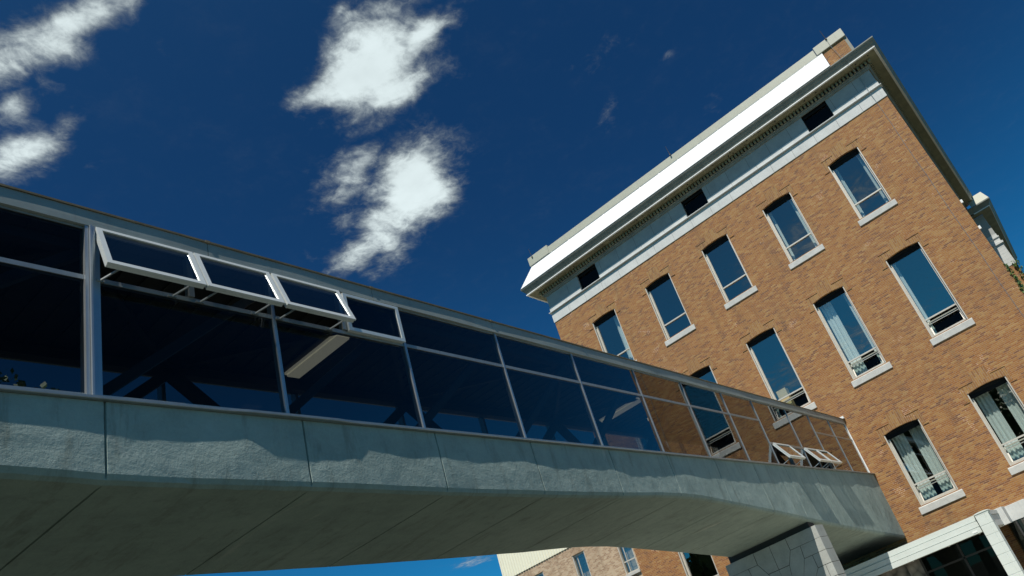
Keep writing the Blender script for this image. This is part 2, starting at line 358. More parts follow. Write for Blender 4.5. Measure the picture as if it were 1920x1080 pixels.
# windows: one set per row, copied along the row
def make_window(r, cx):
    z0, z1 = ROWS[r]; o = (cx, 0, z0)
    m = MB()
    H = z1-z0
    # outer flange in the opening, reveal liners, inner sash
    yb = REV-.05
    for s in (-1, 1):
        a = cx+s*HW; m.box(min(a, a-s*.045), max(a, a-s*.045), .015, .06, z0, z1)      # outer flange
        m.box(min(a, a-s*.02), max(a, a-s*.02), .06, yb, z0, z1-.02)                    # reveal liner
        a = cx+s*(HW-.02); m.box(min(a, a-s*.10), max(a, a-s*.10), yb, yb+.07, z0, z1-.02)
        a = cx+s*(HW-.085); m.box(min(a, a-s*.025), max(a, a-s*.025), yb-.035, yb, z0+.02, z1-.25)
    m.box(cx-HW+.02, cx+HW-.02, yb-.005, yb+.07, z0+.0, z0+.09)
    m.box(cx-HW+.12, cx+HW-.12, yb-.03, yb+.05, z0+.80, z0+.86)
    win = m.build('window', M['frame'], bld, o)
    # near-black panel under the arch, the lintel's shade put into its colour
    h = MB(); pts = [(x, .15, z) for x, z in arch(cx, z1-.0, hw=HW-.003)]
    pts = [(cx-HW+.003, .15, z1-.04)]+[(x, .10, z-.004) for x, _, z in pts]+[(cx+HW-.003, .15, z1-.04)]
    h.prism(pts, (0, .03, 0)); h.box(cx-HW+.02, cx+HW-.02, yb-.02, yb+.06, z1-.20, z1+.10)
    h.box(cx-HW+.02, cx+HW-.02, .181, yb-.02, z1-.06, z1-.04)
    h.build('head_shade_panel', M['dark'], win)
    p = MB(); x0, x1 = cx-HW+.11, cx+HW-.11; yg = yb+.035
    p.poly([(x0, yg, z0+.84), (x1, yg, z0+.84), (x1, yg, z1-.2), (x0, yg, z1-.2)])
    if r == 1: p.poly([(x0, yg+.01, z0+.07), (x1, yg+.01, z0+.07), (x1, yg+.01, z0+.82), (x0, yg+.01, z0+.82)])
    p.build('pane', M['wglass'], win)
    if r > 1:      # hopper sash tilted inwards below the fixed light
        k = MB(); a = R(16); hz = .66
        def tp(x, s): return Vector((x, yg+.02+math.sin(a)*s*hz, z0+.10+math.cos(a)*s*hz))
        for xa in (x0+.03, x1-.03): k.bar(tp(xa, 0), tp(xa, 1), .05)
        for s_ in (0, 1, .42)[:2]: k.bar(tp(x0, s_), tp(x1, s_), .05)
        k.bar((x0, yg+.06, z0+.62), (x1, yg+.06, z0+.62), .035)
        hs = k.build('hopper_sash', M['frame'], win)
        q = MB(); q.poly([tp(x0, .02), tp(x1, .02), tp(x1, .98), tp(x0, .98)])
        gl = q.build('hopper_pane', M['hglass'], win)
    s = MB(); s.prism([(cx-.93, -.05, z0-.325), (cx-.93, -.05, z0-.06), (cx-.93, .06, z0-.005), (cx-.93, .06, z0-.325)], (1.86, 0, 0))
    s.build('sill', M['sill'], win, bevel=.012)
    # soldier course head with its projecting label bricks
    d = MB(); zc = z1
    ar = arch(cx, z1, 12)
    top = lambda x: z1+.74 if abs(x-cx) < .34 else z1+.345
    xs_ = sorted(set([cx-HW+2*HW*i/12 for i in range(13)]+[cx-.34, cx+.34]))
    for i in range(len(xs_)-1):
        xa, xb = xs_[i], xs_[i+1]
        za = z1+RISE*(1-((xa-cx)/HW)**2); zb_ = z1+RISE*(1-((xb-cx)/HW)**2); tz = top((xa+xb)/2)
        d.prism([(xa, -.006, za+.004), (xb, -.006, zb_+.004), (xb, -.006, tz), (xa, -.006, tz)], (0, .012, 0))
    for s_ in (-1, 1):
        a, b = sorted((cx+s_*(HW+.003), cx+s_*.97)); d.box(a, b, -.006, .006, z1-.24, z1+.345)
    d.build('brick_head', M['soldier'], win)
    for s_ in (-1, 1):
        a, b = sorted((cx+s_*.37, cx+s_*.97)); d = MB(); d.box(a, b, -.024, .004, z1+.35, z1+.415); d.build('label_brick', M['brick'], win)
        a, b = sorted((cx+s_*.84, cx+s_*1.09)); d = MB(); d.box(a, b, -.024, .004, z1-.31, z1-.25); d.build('label_brick', M['brick'], win)
    return win
def copy_tree(o, parent, loc):
    c = o.copy(); col.objects.link(c); c.parent = parent; c.location = loc
    for ch in o.children:
        k = ch.copy(); col.objects.link(k); k.parent = c
    return c
for r in ROWS:
    proto = make_window(r, COLX[1])
    for c in (2, 3, 4, 5):
        copy_tree(proto, bld, proto.location+Vector((COLX[c]-COLX[1], 0, 0)))

# frieze, stone courses, attic windows
AW = [(COLX[c]-.68, COLX[c]+.68) for c in (5, 3, 1)]
fr = MB(); x = XL
for a, b in AW+[(XR, None)]:
    fr.box(x, a, -.005, .25, 21.36, 22.30)
    x = b
fr.build('frieze', M['frieze'], bld)
sc = MB(); x = XL-.03
for a, b in AW+[(XR+.03, None)]:
    n = max(1, round((a-x)/1.35)); L = (a-x)/n
    sc = MB()
    for i in range(n): sc.box(x+i*L+.004, x+(i+1)*L-.004, -.04, .25, 21.10, 21.355)
    sc.build('stone_course', M['stone'], bld, bevel=.008)
    x = b
lp = MB(); n = 15; L = (XR-XL+.2)/n
for i in range(n): lp.prism([(XL-.1+i*L+.003, y, z) for y, z in ((-.14, 21.02), (-.14, 21.06), (-.05, 21.097), (.2, 21.097), (.2, 21.02))], (L-.006, 0, 0))
lp.box(XL-.01, XR+.01, .0, .2, 20.90, 21.018)
lp.build('ledge', M['stone'], bld, bevel=.006)
sb = MB(); n = 17; L = (XR-XL+.06)/n
for i in range(n): sb.box(XL-.03+i*L+.004, XL-.03+(i+1)*L-.004, -.035, .2, 20.385, 20.897)
sb.build('stone_band', M['stone'], bld, bevel=.008)
# joints in the frieze are drawn by narrow dark strips between its slabs
fj = MB()
for i in range(1, 17):
    x = XL+i*(XR-XL)/17+.3
    if all(not (a-.1 < x < b+.1) for a, b in AW) and x < XR-.2: fj.box(x-.006, x+.006, -.007, .0, 21.36, 22.1)
fj.build('frieze_joint', M['joint'], bld)
def attic(a, b):
    m = MB(); o = ((a+b)/2, 0, 21.1)
    for xa in (a, b-.06): m.box(xa, xa+.06, .12, .2, 21.12, 22.3)
    m.box(a+.06, b-.06, .12, .2, 21.12, 21.17); m.box(a+.06, b-.06, .11, .2, 22.0, 22.25)
    k = m.build('attic_window', M['dark'], bld, o)
    g = MB(); g.poly([(a+.05, .17, 21.14), (b-.05, .17, 21.14), (b-.05, .17, 22.05), (a+.05, .17, 22.05)]); g.build('pane', M['attic'], k)
    g = MB(); g.box(a-.0, b+.0, .30, .32, 21.1, 22.3); g.build('blind', M['dark'], k)
    return k
M['attic'] = glass('dark_attic_glass', (.3, .35, .33), .012, .2, 4)
k0 = attic(*AW[0])
for a, b in AW[1:]: copy_tree(k0, bld, k0.location+Vector((a-AW[0][0], 0, 0)))

# cornice: profile (outward offset, z) swept round front and both sides
def sweep(prof, x0, x1, yf=0.0, yb=DEPTH, left=True, right=True, mb=None, flare=0.0):
    mb = mb or MB(); n = len(prof)
    rings = []
    pts = [(x0, yb, -1, 0), (x0, yf, -1, -1), (x1, yf, 1, -1), (x1+flare, yb, 1, 0)]
    if not left: pts = pts[1:]; pts[0] = (x0, yf, 0, -1)
    for (x, y, sx, sy) in pts: rings.append([mb.bm.verts.new((x+sx*o, y+sy*o, z)) for o, z in prof])
    for A, B in zip(rings, rings[1:]):
        for i in range(n): mb.bm.faces.new((A[i], A[(i+1) % n], B[(i+1) % n], B[i]))
    mb.bm.faces.new(rings[0]); mb.bm.faces.new(rings[-1][::-1])
    return mb
# gutter with an ogee face
sweep([(.705, 22.56), (.72, 22.60), (.75, 22.63), (.78, 22.70), (.84, 22.78), (.87, 22.84), (.905, 22.87), (.92, 22.90), (.92, 22.95), (.86, 22.95), (.3, 22.96), (.3, 22.56)], XL, XR, yb=23, flare=.62).build('cornice', M['cornice'], bld)
sweep([(.66, 22.497), (.762, 22.497), (.762, 22.545), (.70, 22.557), (.66, 22.557)], XL, XR, yb=23, flare=.62).build('cornice_lip', M['white'], bld)
sweep([(.02, 22.50), (.02, 22.555), (.658, 22.555), (.658, 22.50)], XL, XR, yb=23, flare=.62).build('cornice_soffit', M['soffit'], bld)
sweep([(.0, 22.12), (.06, 22.12), (.08, 22.17), (.10, 22.2), (.10, 22.24), (.16, 22.26), (.16, 22.29), (.0, 22.29)], XL, XR, yb=23, flare=.62).build('cornice_moulding', M['cornice'], bld)
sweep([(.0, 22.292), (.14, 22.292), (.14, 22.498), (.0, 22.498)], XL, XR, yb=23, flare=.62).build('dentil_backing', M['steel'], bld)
dn = MB(); x = XL-.2
while x < XR+.2:
    dn.box(x, x+.11, -.27, -.142, 22.30, 22.495); x += .195
dn.build('dentil_course', M['soffit'], bld)
for side in (0, 1):
    dn = MB(); y = 0.0
    while y < 22.5:
        e = y/23*.62
        if side: dn.box(XR+.142+e, XR+.27+e, y, y+.11, 22.30, 22.495)
        else: dn.box(XL-.27, XL-.142, y, y+.11, 22.30, 22.495)
        y += .195
    dn.build('dentil_course', M['soffit'], bld)
# bolts, vents and stains seen on the soffit
rd = random.Random(3); sv = MB()
for i in range(26):
    x = rd.uniform(XL-.3, XR+.4); y = -rd.uniform(.35, .6); sv = MB(); sv.tube((x, y, 22.485), (x, y, 22.502), .04, .04, 8)
    sv.build('soffit_fixing', M['steel'], bld)
# roof slope in white sheet metal, parapet coping and corner piers
XS = 7.47
rs = MB(); n = 12; xs0 = XL-.94; step = (XS-xs0)/n
zA, zB = 22.97, 24.47
def slope(mb, xa, xb, ta, tb, off=0): pass
rs.poly([(XL-.92, -.92, zA), (XS, -.92, zA), (XS, -.02, zB), (XL-.22, -.02, zB)])
rs.poly([(XL-.92, -.92, zA), (XL-.22, -.02, zB), (XL-.22, 8, zB), (XL-.92, 8, zA)])
rs.poly([(XS, -.92, zA), (XS, .2, zA), (XS, .2, zB), (XS, -.02, zB)])
for i in range(1, 15):     # standing seams
    x = XL+.1+i*1.32
    if x < XS-.1: rs.bar((x, -.925, zA+.01), (x, -.025, zB), .035, .03)
rs.build('roof_slope', M['white'], bld)
for q in ((XL-.9, XS, -.945, -.921, 22.955, 22.985), (XL-.15, XS, -.05, -.024, 24.40, 24.47)): gt = MB(); gt.box(*q); gt.build('flashing', M['alu'], bld)
cp = MB(); cp.box(-10.9, 7.2, -.03, .5, 24.475, 24.94); cp.build('coping', M['cream'], bld, bevel=.02)
cp = MB(); cp.box(-12.42, -10.87, -.08, .55, 24.49, 25.07)
cp.build('coping_block', M['cream'], bld, bevel=.02)
cp = MB(); cp.box(7.23, 8.80, -.08, .55, 24.49, 25.0)
cp.build('coping_block', M['cream'], bld, bevel=.02)
pr = MB(); pr.box(XS+.02, 8.66, 0, .5, 22.96, 24.485); pr.build('corner_pier', M['brick'], bld)
pr = MB(); pr.box(8.662, 8.80, .02, .5, 22.96, 24.485); pr.build('pier_flashing', M['cornice'], bld)
rf = MB(); rf.box(XL-.2, XR+.2, .5, DEPTH, 22.7, 23.0); rf.build('roof', M['roofing'], bld)
pp = MB(); pp.box(-12.1, 7.4, .25, .5, 22.99, 24.47); pp.build('parapet', M['brick'], bld)
for x in (-12.05, -1.7, 7.98):
    l = MB(); l.tube((x, -.1, 24.95), (x-.02, -.16, 25.55), .018, .010, 8); l.tube((x, -.1, 24.93), (x, -.1, 25.0), .05, .04, 8)
    l.build('lightning_rod', M['steel'], bld)
cb = MB()
pts = [(7.98, -.1, 24.98), (7.98, -.11, 24.5), (8.15, -.05, 23.0), (8.2, -.95, 22.98), (8.2, -.955, 22.85), (8.22, -.72, 22.52), (8.25, -.17, 22.25), (8.25, -.03, 22.0), (8.25, -.13, 21.02), (8.26, -.03, 20.3)]
for a, b in zip(pts, pts[1:]): cb.tube(a, b, .010, .010, 6)
prev = pts[-1]; z = 20.3
while z > 0:
    z -= 1.1; q = (8.26+.012*math.sin(z*1.7), -.02, z); cb.tube(prev, q, .010, .010, 6); prev = q
cb.build('lightning_cable', M['alu'], bld)
# two small stone anchors at the corner
for z in (14.0, 12.6): an = MB(); an.box(XR-.02, XR+.09, .05, .15, z, z+.15); an.build('corner_bracket', M['white'], bld)
# string course and rubble base right of the portico
bs = MB(); 
for i in range(5): bs.box(3.72+i*1.02, 3.72+(i+1)*1.02-.01, -.12, .0, 2.0, 2.58)
bs.build('base_course', M['stone'], bld, bevel=.01)
rb = MB(); rb.box(4.35, XR, -.08, -.002, GZ, 1.997); rb.build('rubble_base', M['rubble'], bld)

# ------------------------------------------------------------ rear wing of the building
wg = thing('rear_wing', 'shaded brick wing with pale cornice stepping out beyond the right corner of the orange building', 'building', (9.6, 23, GZ))
k = MB(); k.box(XR+.01, 10.12, 23, 38, GZ, 17.2); k.build('wall', M['brick'], wg)
k = MB(); k.box(XR+.01, 10.12, 23, 38, 19.72, 21.4); k.build('frieze', M['frieze'], wg)
k = MB()
for i in range(6): k.box(9.45, 10.14, 22.97, 38, 17.205+i*.24, 17.205+i*.24+.235)
k.box(XR+.01, 10.14, 22.98, 38, 18.66, 19.715); k.box(9.5, 10.24, 22.88, 38, 18.9, 19.05); k.box(9.5, 10.2, 22.92, 38, 19.4, 19.5)
k.box(XR+.01, 9.44, 23.01, 38, 17.205, 18.655)
k.build('stone_quoin', M['stone'], wg)
sweep([(.70, 21.52), (.75, 21.62), (.85, 21.75), (.95, 21.85), (.95, 21.93), (.1, 21.93), (.1, 21.52)], XR, 10.12, 23, 38, left=False).build('cornice', M['cornice'], wg)
sweep([(.66, 21.46), (.70, 21.46), (.70, 21.517), (.66, 21.517)], XR+.9, 10.12, 23, 38, left=False).build('cornice_lip', M['white'], wg)
sweep([(.02, 21.402), (.02, 21.457), (.655, 21.457), (.655, 21.402)], XR, 10.12, 23, 38, left=False).build('cornice_soffit', M['soffit'], wg)
k = MB(); k.poly([(XR+1.0, 22.06, 21.94), (11.05, 22.06, 21.94), (10.85, 22.6, 22.8), (XR+1.0, 22.6, 22.8)])
k.poly([(11.05, 22.06, 21.94), (11.05, 38, 21.94), (10.85, 38, 22.8), (10.85, 22.6, 22.8)])
k.build('roof_slope', M['cream'], wg)
def ivy(name, label, region, n, seed):
    rd = random.Random(seed); m = MB()
    for i in range(n):
        c = Vector([rd.uniform(a, b) for a, b in region]); s = rd.uniform(.04, .10)
        u = Vector((rd.uniform(-1, 1), rd.uniform(-1, 1), rd.uniform(-1, 1))).normalized(); v = u.orthogonal().normalized()
        m.poly([c-u*s, c+v*s*.7, c+u*s, c-v*s*.7])
    o = m.build(name, M['leaf'], None, (region[0][0], region[1][0], region[2][0]), recalc=False)
    return tag(o, label, 'ivy')
ivy('ivy', 'green ivy climbing the right edge of the orange brick wall', ((XR-.03, XR+.12), (-.04, .3), (8.0, 10.8)), 240, 5)
ivy('ivy', 'green ivy hanging below the white quoins of the rear wing', ((9.9, 10.3), (22.8, 23.0), (14.0, 17.4)), 260, 6)

# ------------------------------------------------------------ curtains and a box
def curtain(cx, row, xa, xb, y=.5, label='', amp=.022, zlo=.1, ph=0):
    z0, z1 = ROWS[row]; m = MB(); n = 110; rows = []
    for k_, z in enumerate((z0+zlo, z0+1.2, z1-.1)):
        rows.append([m.bm.verts.new((cx+xa+(xb-xa)*i/n, y+amp*math.sin(i*(xb-xa)/n*40+ph)+amp*.5*math.sin(i*(xb-xa)/n*23+ph*2), z)) for i in range(n+1)])
    for A, B in zip(rows, rows[1:]):
        for i in range(n): m.bm.faces.new((A[i], A[i+1], B[i+1], B[i]))
    o = m.build('curtain', M['cloth'], None, (cx+xa, y, z0+zlo), smooth=True, recalc=False)
    tag(o, label, 'curtain', 'white curtains behind the windows')
NM = {1: 'top row', 2: 'middle row', 3: 'lowest row'}; CN = {1: 'nearest right corner', 2: 'second from right corner', 3: 'third from right corner', 4: 'fourth from right corner', 5: 'fifth from right corner'}
for c, r, xa, xb, y, side, wd in [(2, 3, -.66, -.13, .62, 'left', 'wide half lit'), (2, 3, .12, .66, .62, 'right', 'wide half lit'), (1, 3, -.66, -.10, .62, 'left', 'wide half lit'), (1, 3, .22, .66, .62, 'right', 'half lit'),
        (2, 2, -.66, -.14, .55, 'left', 'wide sunlit'), (2, 2, .52, .68, .5, 'right', 'narrow'), (1, 2, -.68, -.55, .5, 'left', 'narrow'),
        (1, 1, -.68, -.54, .5, 'left', 'narrow'), (1, 1, .5, .68, .5, 'right', 'narrow'), (2, 1, -.68, -.56, .5, 'left', 'narrow'), (2, 1, .5, .68, .5, 'right', 'narrow'),
        (5, 1, .28, .6, .5, 'right', 'bright sunlit'), (4, 3, -.55, -.25, .5, 'left', 'bright sunlit')]:
    curtain(COLX[c], r, xa, xb, y, '%s white curtain, %s side of %s window %s' % (wd, side, NM[r], CN[c]), ph=c*1.3+r)
bx = MB(); bx.box(-2.3, -1.82, .46, .85, 9.68, 10.84); o = bx.build('cardboard_box', M['card'], None, (-2.05, .6, 9.68), bevel=.01)
tag(o, 'pale cardboard box standing inside the middle row window just above the walkway roof', 'box')

# ------------------------------------------------------------ footbridge
br = thing('footbridge', 'enclosed glass walkway on a grey stucco concrete girder running into the brick building', 'footbridge', (-1.4, -20, GZ))
MY = [-50.9, -48.5, -46.1, -43.7, -41.3, -38.9, -36.5, -34.1, -31.6, -29.14, -26.88, -24.55, -22.14, -19.69, -17.16, -14.73, -12.25, -10.04, -7.10, -4.78, -2.37, 0.0]
WD = -2.88
PROF = [(-60, 5.0), (-33, 4.93), (-29.9, 4.80), (-29.1, 4.75), (-28.1, 4.72), (-26.8, 4.71), (-24.46, 4.66), (-22.05, 4.63), (-19.6, 4.62), (-18.2, 4.64), (-17.2, 4.62), (-16.4, 4.58), (-15.5, 4.50), (-12.8, 4.22), (-9.45, 3.85), (-6.2, 3.50), (0, 2.95)]
def zbot(y):
    for (a, p), (b, q) in zip(PROF, PROF[1:]):
        if a <= y <= b: return p+(q-p)*(y-a)/(b-a)
    return PROF[-1][1]
JY = [y for y in (-48.5, -46.1, -43.7, -41.3, -38.9, -36.5, -34.1, -31.6, -29.07, -26.75, -24.46, -22.18, -19.7, -17.3, -14.85, -12.4, -10.0, -7.4, -4.9)]
st = []; y = -51.0
while y < -.001: st.append((y, 0)); y += .12
st.append((-.004, 0))
st = [s for s in st if all(abs(s[0]-j) > .03 for j in JY)]
for j in JY: st += [(j-.014, 0), (j-.006, 1), (j+.006, 1), (j+.014, 0)]
st.sort()
gd = MB(); NZ = 16; rings = []
for y, gz in st:
    zb = zbot(y); zt = 5.635; ring = []
    def nx(z): 
        v = noise.noise(Vector((0, y*.9, z*.9)))*.016+noise.noise(Vector((3, y*3.1, z*3.1)))*.006+noise.noise(Vector((7, y*8, z*8)))*.003
        return v
    en = .012*noise.noise(Vector((5, y*4, 0)))+.008*noise.noise(Vector((9, y*11, 0)))
    ch = .085
    for i in range(NZ+1):
        z = zt+(zb+ch-zt)*i/NZ
        ring.append((.10+nx(z)*min(1, i/2)-(.035 if gz else 0), y, z))
    ring.append((.10-.03+en, y, zb+ch*.35)); ring.append((.10-.085+en, y, zb+en*.3))
    for i in range(1, 9): x = .015+(WD-.0-.015+.08)*i/8; ring.append((x, y, zb+(.04 if gz else 0)+.004*noise.noise(Vector((x*1.5, y*1.5, 2)))))
    ring.append((WD, y, zb+.085)); ring.append((WD, y, zt))
    rings.append([gd.bm.verts.new(p) for p in ring])
for A, B in zip(rings, rings[1:]):
    n = len(A)
    for i in range(n): gd.bm.faces.new((A[i], B[i], B[(i+1) % n], A[(i+1) % n]))
gd.bm.faces.new(rings[0]); gd.bm.faces.new(rings[-1][::-1])
gd.build('girder', M['concrete'], br, smooth=False)
# sill flashing: a folded sheet that sticks out a little more towards the building
sl = MB(); rings = []
y = -51.0
while y <= 0:
    t = min(1, max(0, (y+29)/10)); o = .153+.022*t+.003*noise.noise(Vector((1, y*1.1, 0)))
    if -27.7 < y < -26.0: o += .02
    rings.append([sl.bm.verts.new(p) for p in ((-.06, y, 5.638), (o-.006, y, 5.638), (o, y, 5.645), (o, y, 5.675), (.05, y, 5.70), (-.06, y, 5.70))])
    y += .25
for A, B in zip(rings, rings[1:]):
    for i in range(6): sl.bm.faces.new((A[i], B[i], B[(i+1) % 6], A[(i+1) % 6]))
sl.bm.faces.new(rings[0]); sl.bm.faces.new(rings[-1][::-1])
sl.build('sill_flashing', M['alu'], br)
# roof, fascia, cap
fs = MB(); fy = [-51, -48, -45, -42, -39, -36, -33.3, -30.3, -27.75, -25.05, -22.2, -19.2, -16.1, -13, -9.9, -6.8, -3.6, -.12]
for a, b in zip(fy, fy[1:]):
    n = int((b-a)/.15); rr = []
    for i in range(n+1):
        y = a+.004+(b-a-.008)*i/n
        xx = [.052+.006*noise.noise(Vector((11, y*.8, k_*.4)))+.004*math.sin((y-a)/(b-a)*math.pi) for k_ in range(4)]
        rr.append([fs.bm.verts.new(p) for p in ((xx[0], y, 8.20), (xx[1], y, 8.125), (xx[2], y, 8.045), (xx[3], y, 7.975), (-.05, y, 7.975), (-.05, y, 8.20))])
    for A, B in zip(rr, rr[1:]):
        for i in range(6): fs.bm.faces.new((A[i], B[i], B[(i+1) % 6], A[(i+1) % 6]))
    fs.bm.faces.new(rr[0]); fs.bm.faces.new(rr[-1][::-1])
fs.build('fascia', M['fascia'], br)
cpm = MB()
for a, b in zip(fy, fy[1:]): cpm.box(-.05, .074, a+.002, b-.002, 8.202, 8.228)
for b in fy: cpm.box(.03, .080, b-.03, b+.03, 8.196, 8.234)
cpm.build('roof_cap', M['rust'], br)
rf = MB(); rf.box(WD, -.055, -51, -.004, 8.0, 8.195); rf.box(WD-.03, WD+.05, -51, -.004, 7.94, 7.998); rf.build('roof', M['roofing'], br)
cl = MB(); cl.box(WD+.05, -.06, -51, -.004, 7.955, 7.995)
y = -51
while y < -.3: cl.box(WD+.05, -.06, y, y+.05, 7.925, 7.953); y += .3
cl.build('ceiling', M['deck'], br)
fl = MB(); fl.box(WD+.05, -.08, -51, -.004, 5.50, 5.632); fl.build('floor', M['inside'], br)
# steel truss members seen through the glass
def member(p, q, w): t_ = MB(); t_.bar(p, q, w, w); t_.build('truss_member', M['steel'], br)
for i in range(7, len(MY)-1):
    a, b = MY[i], MY[i+1]
    fx, nxx = WD+.25, -.28
    if i % 2 == 1: member((fx, a, 5.75), (fx, b, 7.8), .16); member((nxx, a, 5.75), (nxx, b, 7.8), .12)
    else: member((fx, a, 7.8), (fx, b, 5.75), .16); member((nxx, a, 5.75), (nxx, b, 7.8), .12)
    if i % 2 == 1: member((fx, b, 7.90), (nxx, a, 7.90), .09)
    else: member((fx, a, 7.90), (nxx, b, 7.90), .09)
member((WD+.25, -51, 7.84), (WD+.25, -.1, 7.84), .16); member((-.28, -51, 7.86), (-.28, -.1, 7.86), .13)
# glazing bars: near side
def bars(name, m, boxes):
    k = MB()
    for b in boxes: k.box(*b)
    return k.build(name, m, br)
UPPER_OFF = (17, 18)       # bays without the upper transom (they hold low awnings)
for i, y in enumerate(MY):
    if y < -32.5: wd = .03
    if i == 9:      # coupled mullion with a joint between its two halves
        bars('mullion', M['alulight'], [(-.08, .05, y-.075, y-.038, 5.702, 7.972), (-.08, .085, y-.034, y-.014, 5.702, 7.972), (-.08, .065, y-.008, y+.022, 5.702, 7.972), (-.08, .045, y+.028, y+.078, 5.702, 7.972)])
    elif i == len(MY)-1:
        bars('end_mullion', M['white'], [(-.06, .04, y-.13, y-.09, 5.702, 8.0), (-.04, .02, y-.085, y-.005, 5.702, 8.15), (-.25, .12, y-.14, y-.005, 8.235, 8.34)])
    else:
        h = .027
        bars('mullion', M['alulight'], [(-.07, .024, y-h, y-.003, 5.702, 7.972), (-.07, .016, y-.002, y+h, 5.702, 7.972)])
for i in range(len(MY)-1):
    a, b = MY[i]+.03, MY[i+1]-.03
    if i == 9: a = MY[i]+.08
    if i == 8: b = MY[i+1]-.077
    bx_ = [(-.05, .014, a, b, 5.702, 5.765), (-.05, .012, a, b, 7.945, 7.972)]
    if i in (17, 18): bx_ += [(-.05, .03, a, b, 6.42, 6.49)]
    else: bx_ += [(-.05, .013, a, b, 7.22, 7.28)]
    if i in (9, 10): bx_ += [(-.05, .04, (MY[i]+MY[i+1])/2-.035, (MY[i]+MY[i+1])/2+.035, 7.285, 7.90)]
    for q in bx_: bars('glazing_rail', M['alu'], [q])
def pane(a, b, z0, z1, x=0.0):
    k = MB(); k.poly([(x, a, z0), (x, b, z0), (x, b, z1), (x, a, z1)]); k.build('glass_pane', M['bglass'], br)
for i in range(len(MY)-1):
    a, b = MY[i]+.03, MY[i+1]-.03
    if i in (17, 18):
        pane(a, b, 6.48, 7.96)
        if i == 17: pane((a+b)/2, b, 5.75, 6.43)
    else:
        pane(a, b, 5.75, 7.23)
        if i == 10: pane((a+b)/2+.03, b, 7.27, 7.96)
        elif i != 9: pane(a, b, 7.27, 7.96)
# far side glazing, simpler
for i, y in enumerate(MY):
    bars('mullion', M['alu'], [(WD-.05, WD+.08, y-.03, y+.03, 5.64, 7.93)])
for q in [(WD-.05, WD+.06, -51, -.03, 5.64, 5.74), (WD-.06, WD+.05, -51, -.03, 7.25, 7.30), (WD-.06, WD+.05, -51, -.03, 7.88, 7.94)]: bars('glazing_rail', M['alu'], [q])
for i in range(len(MY)-1): pane(MY[i]+.03, MY[i+1]-.03, 5.74, 7.88, WD)
# awning sashes, hinged along the top
def awning(a, b, zt, L, deg, name='awning_window', bottom=True, stays=True, w=.06):
    th = R(deg); dirv = Vector((math.sin(th), 0, -math.cos(th))); nrm = Vector((math.cos(th), 0, math.sin(th)))
    base = Vector((.05, 0, zt)); m = MB()
    def P3(y, s, n): q = base+dirv*s+nrm*n; return (q.x, y, q.z)
    def slab(y0, y1, s0, s1, n0, n1): m.prism([P3(y0, s0, n0), P3(y0, s1, n0), P3(y0, s1, n1), P3(y0, s0, n1)], (0, y1-y0, 0))
    slab(a, a+w, 0, L, 0, .03); slab(b-w, b, 0, L, 0, .03); slab(a+w, b-w, 0, w*.8, 0, .03); slab(a+w, b-w, L-w, L, 0, .03)
    slab(a+.008, a+.03, .01, L-.01, -.05, 0); slab(b-.03, b-.008, .01, L-.01, -.05, 0); slab(a+.03, b-.03, L-.032, L-.01, -.05, 0); slab(a+.03, b-.03, .01, .03, -.05, 0)
    fr_ = m.build(name, M['sash'], br, origin=(.05, (a+b)/2, zt))
    g = MB(); g.poly([P3(a+w*.7, w*.6, .012), P3(b-w*.7, w*.6, .012), P3(b-w*.7, L-w*.7, .012), P3(a+w*.7, L-w*.7, .012)]); g.build('pane', M['bglass'], fr_)
    if stays:
        for yy in (a+.16, b-.16):
            s = MB(); e = Vector(P3(yy, L*.97, -.04)); e0 = Vector((.045, yy-.12, zt-L-.02)) if deg > 15 else None
            if e0: s.bar(e0, e, .018); s.bar(e0-Vector((0, .05, 0)), e0+Vector((0, .05, 0)), .025); s.build('stay', M['alu'], fr_)
m0, m1, m2 = MY[9], MY[10], MY[11]
awning(m0+.03, (m0+m1)/2-.02+.05, 7.955, .72, 20)
awning((m0+m1)/2+.05, m1-.02, 7.955, .72, 20)
awning(m1+.02, (m1+m2)/2-.02, 7.955, .72, 20)
# the fourth sash is shut
awning((m1+m2)/2+.04, m2-.04, 7.94, .68, 0.5, stays=False)
a17 = MY[17]; b17 = MY[18]; b18 = MY[19]
awning(a17+.12, (a17+b17)/2+.0, 6.44, .70, 29)
awning(b17+.0, (b17+b18)/2-.03, 6.44, .70, 29)
awning((b17+b18)/2+.0, b18+.02, 6.44, .70, 29)
for q in [(-.05, .0, (a17+b17)/2-.04, (a17+b17)/2+.03, 5.765, 6.42), (-.05, .0, (b17+b18)/2-.04, (b17+b18)/2+.03, 5.765, 6.42), (-.12, -.06, a17+.1, a17+.16, 5.765, 6.42)]: bars('opening_post', M['alulight'], [q])
for y, lab in ((-24.95, 'long pale fluorescent fixture on the walkway ceiling beside the shut top sash'), (-15.4, 'pale fluorescent fixture on the walkway ceiling near the reflected brick wall')):
    k = MB(); k.box(-2.3, -.9, y-.12, y+.12, 7.83, 7.87); k.box(-2.32, -.88, y-.15, y+.15, 7.872, 7.92)
    tag(k.build('ceiling_light', M['lamp'], None, (-1.6, y, 7.87), bevel=.01), lab, 'ceiling light', 'fluorescent fixtures on the walkway ceiling')

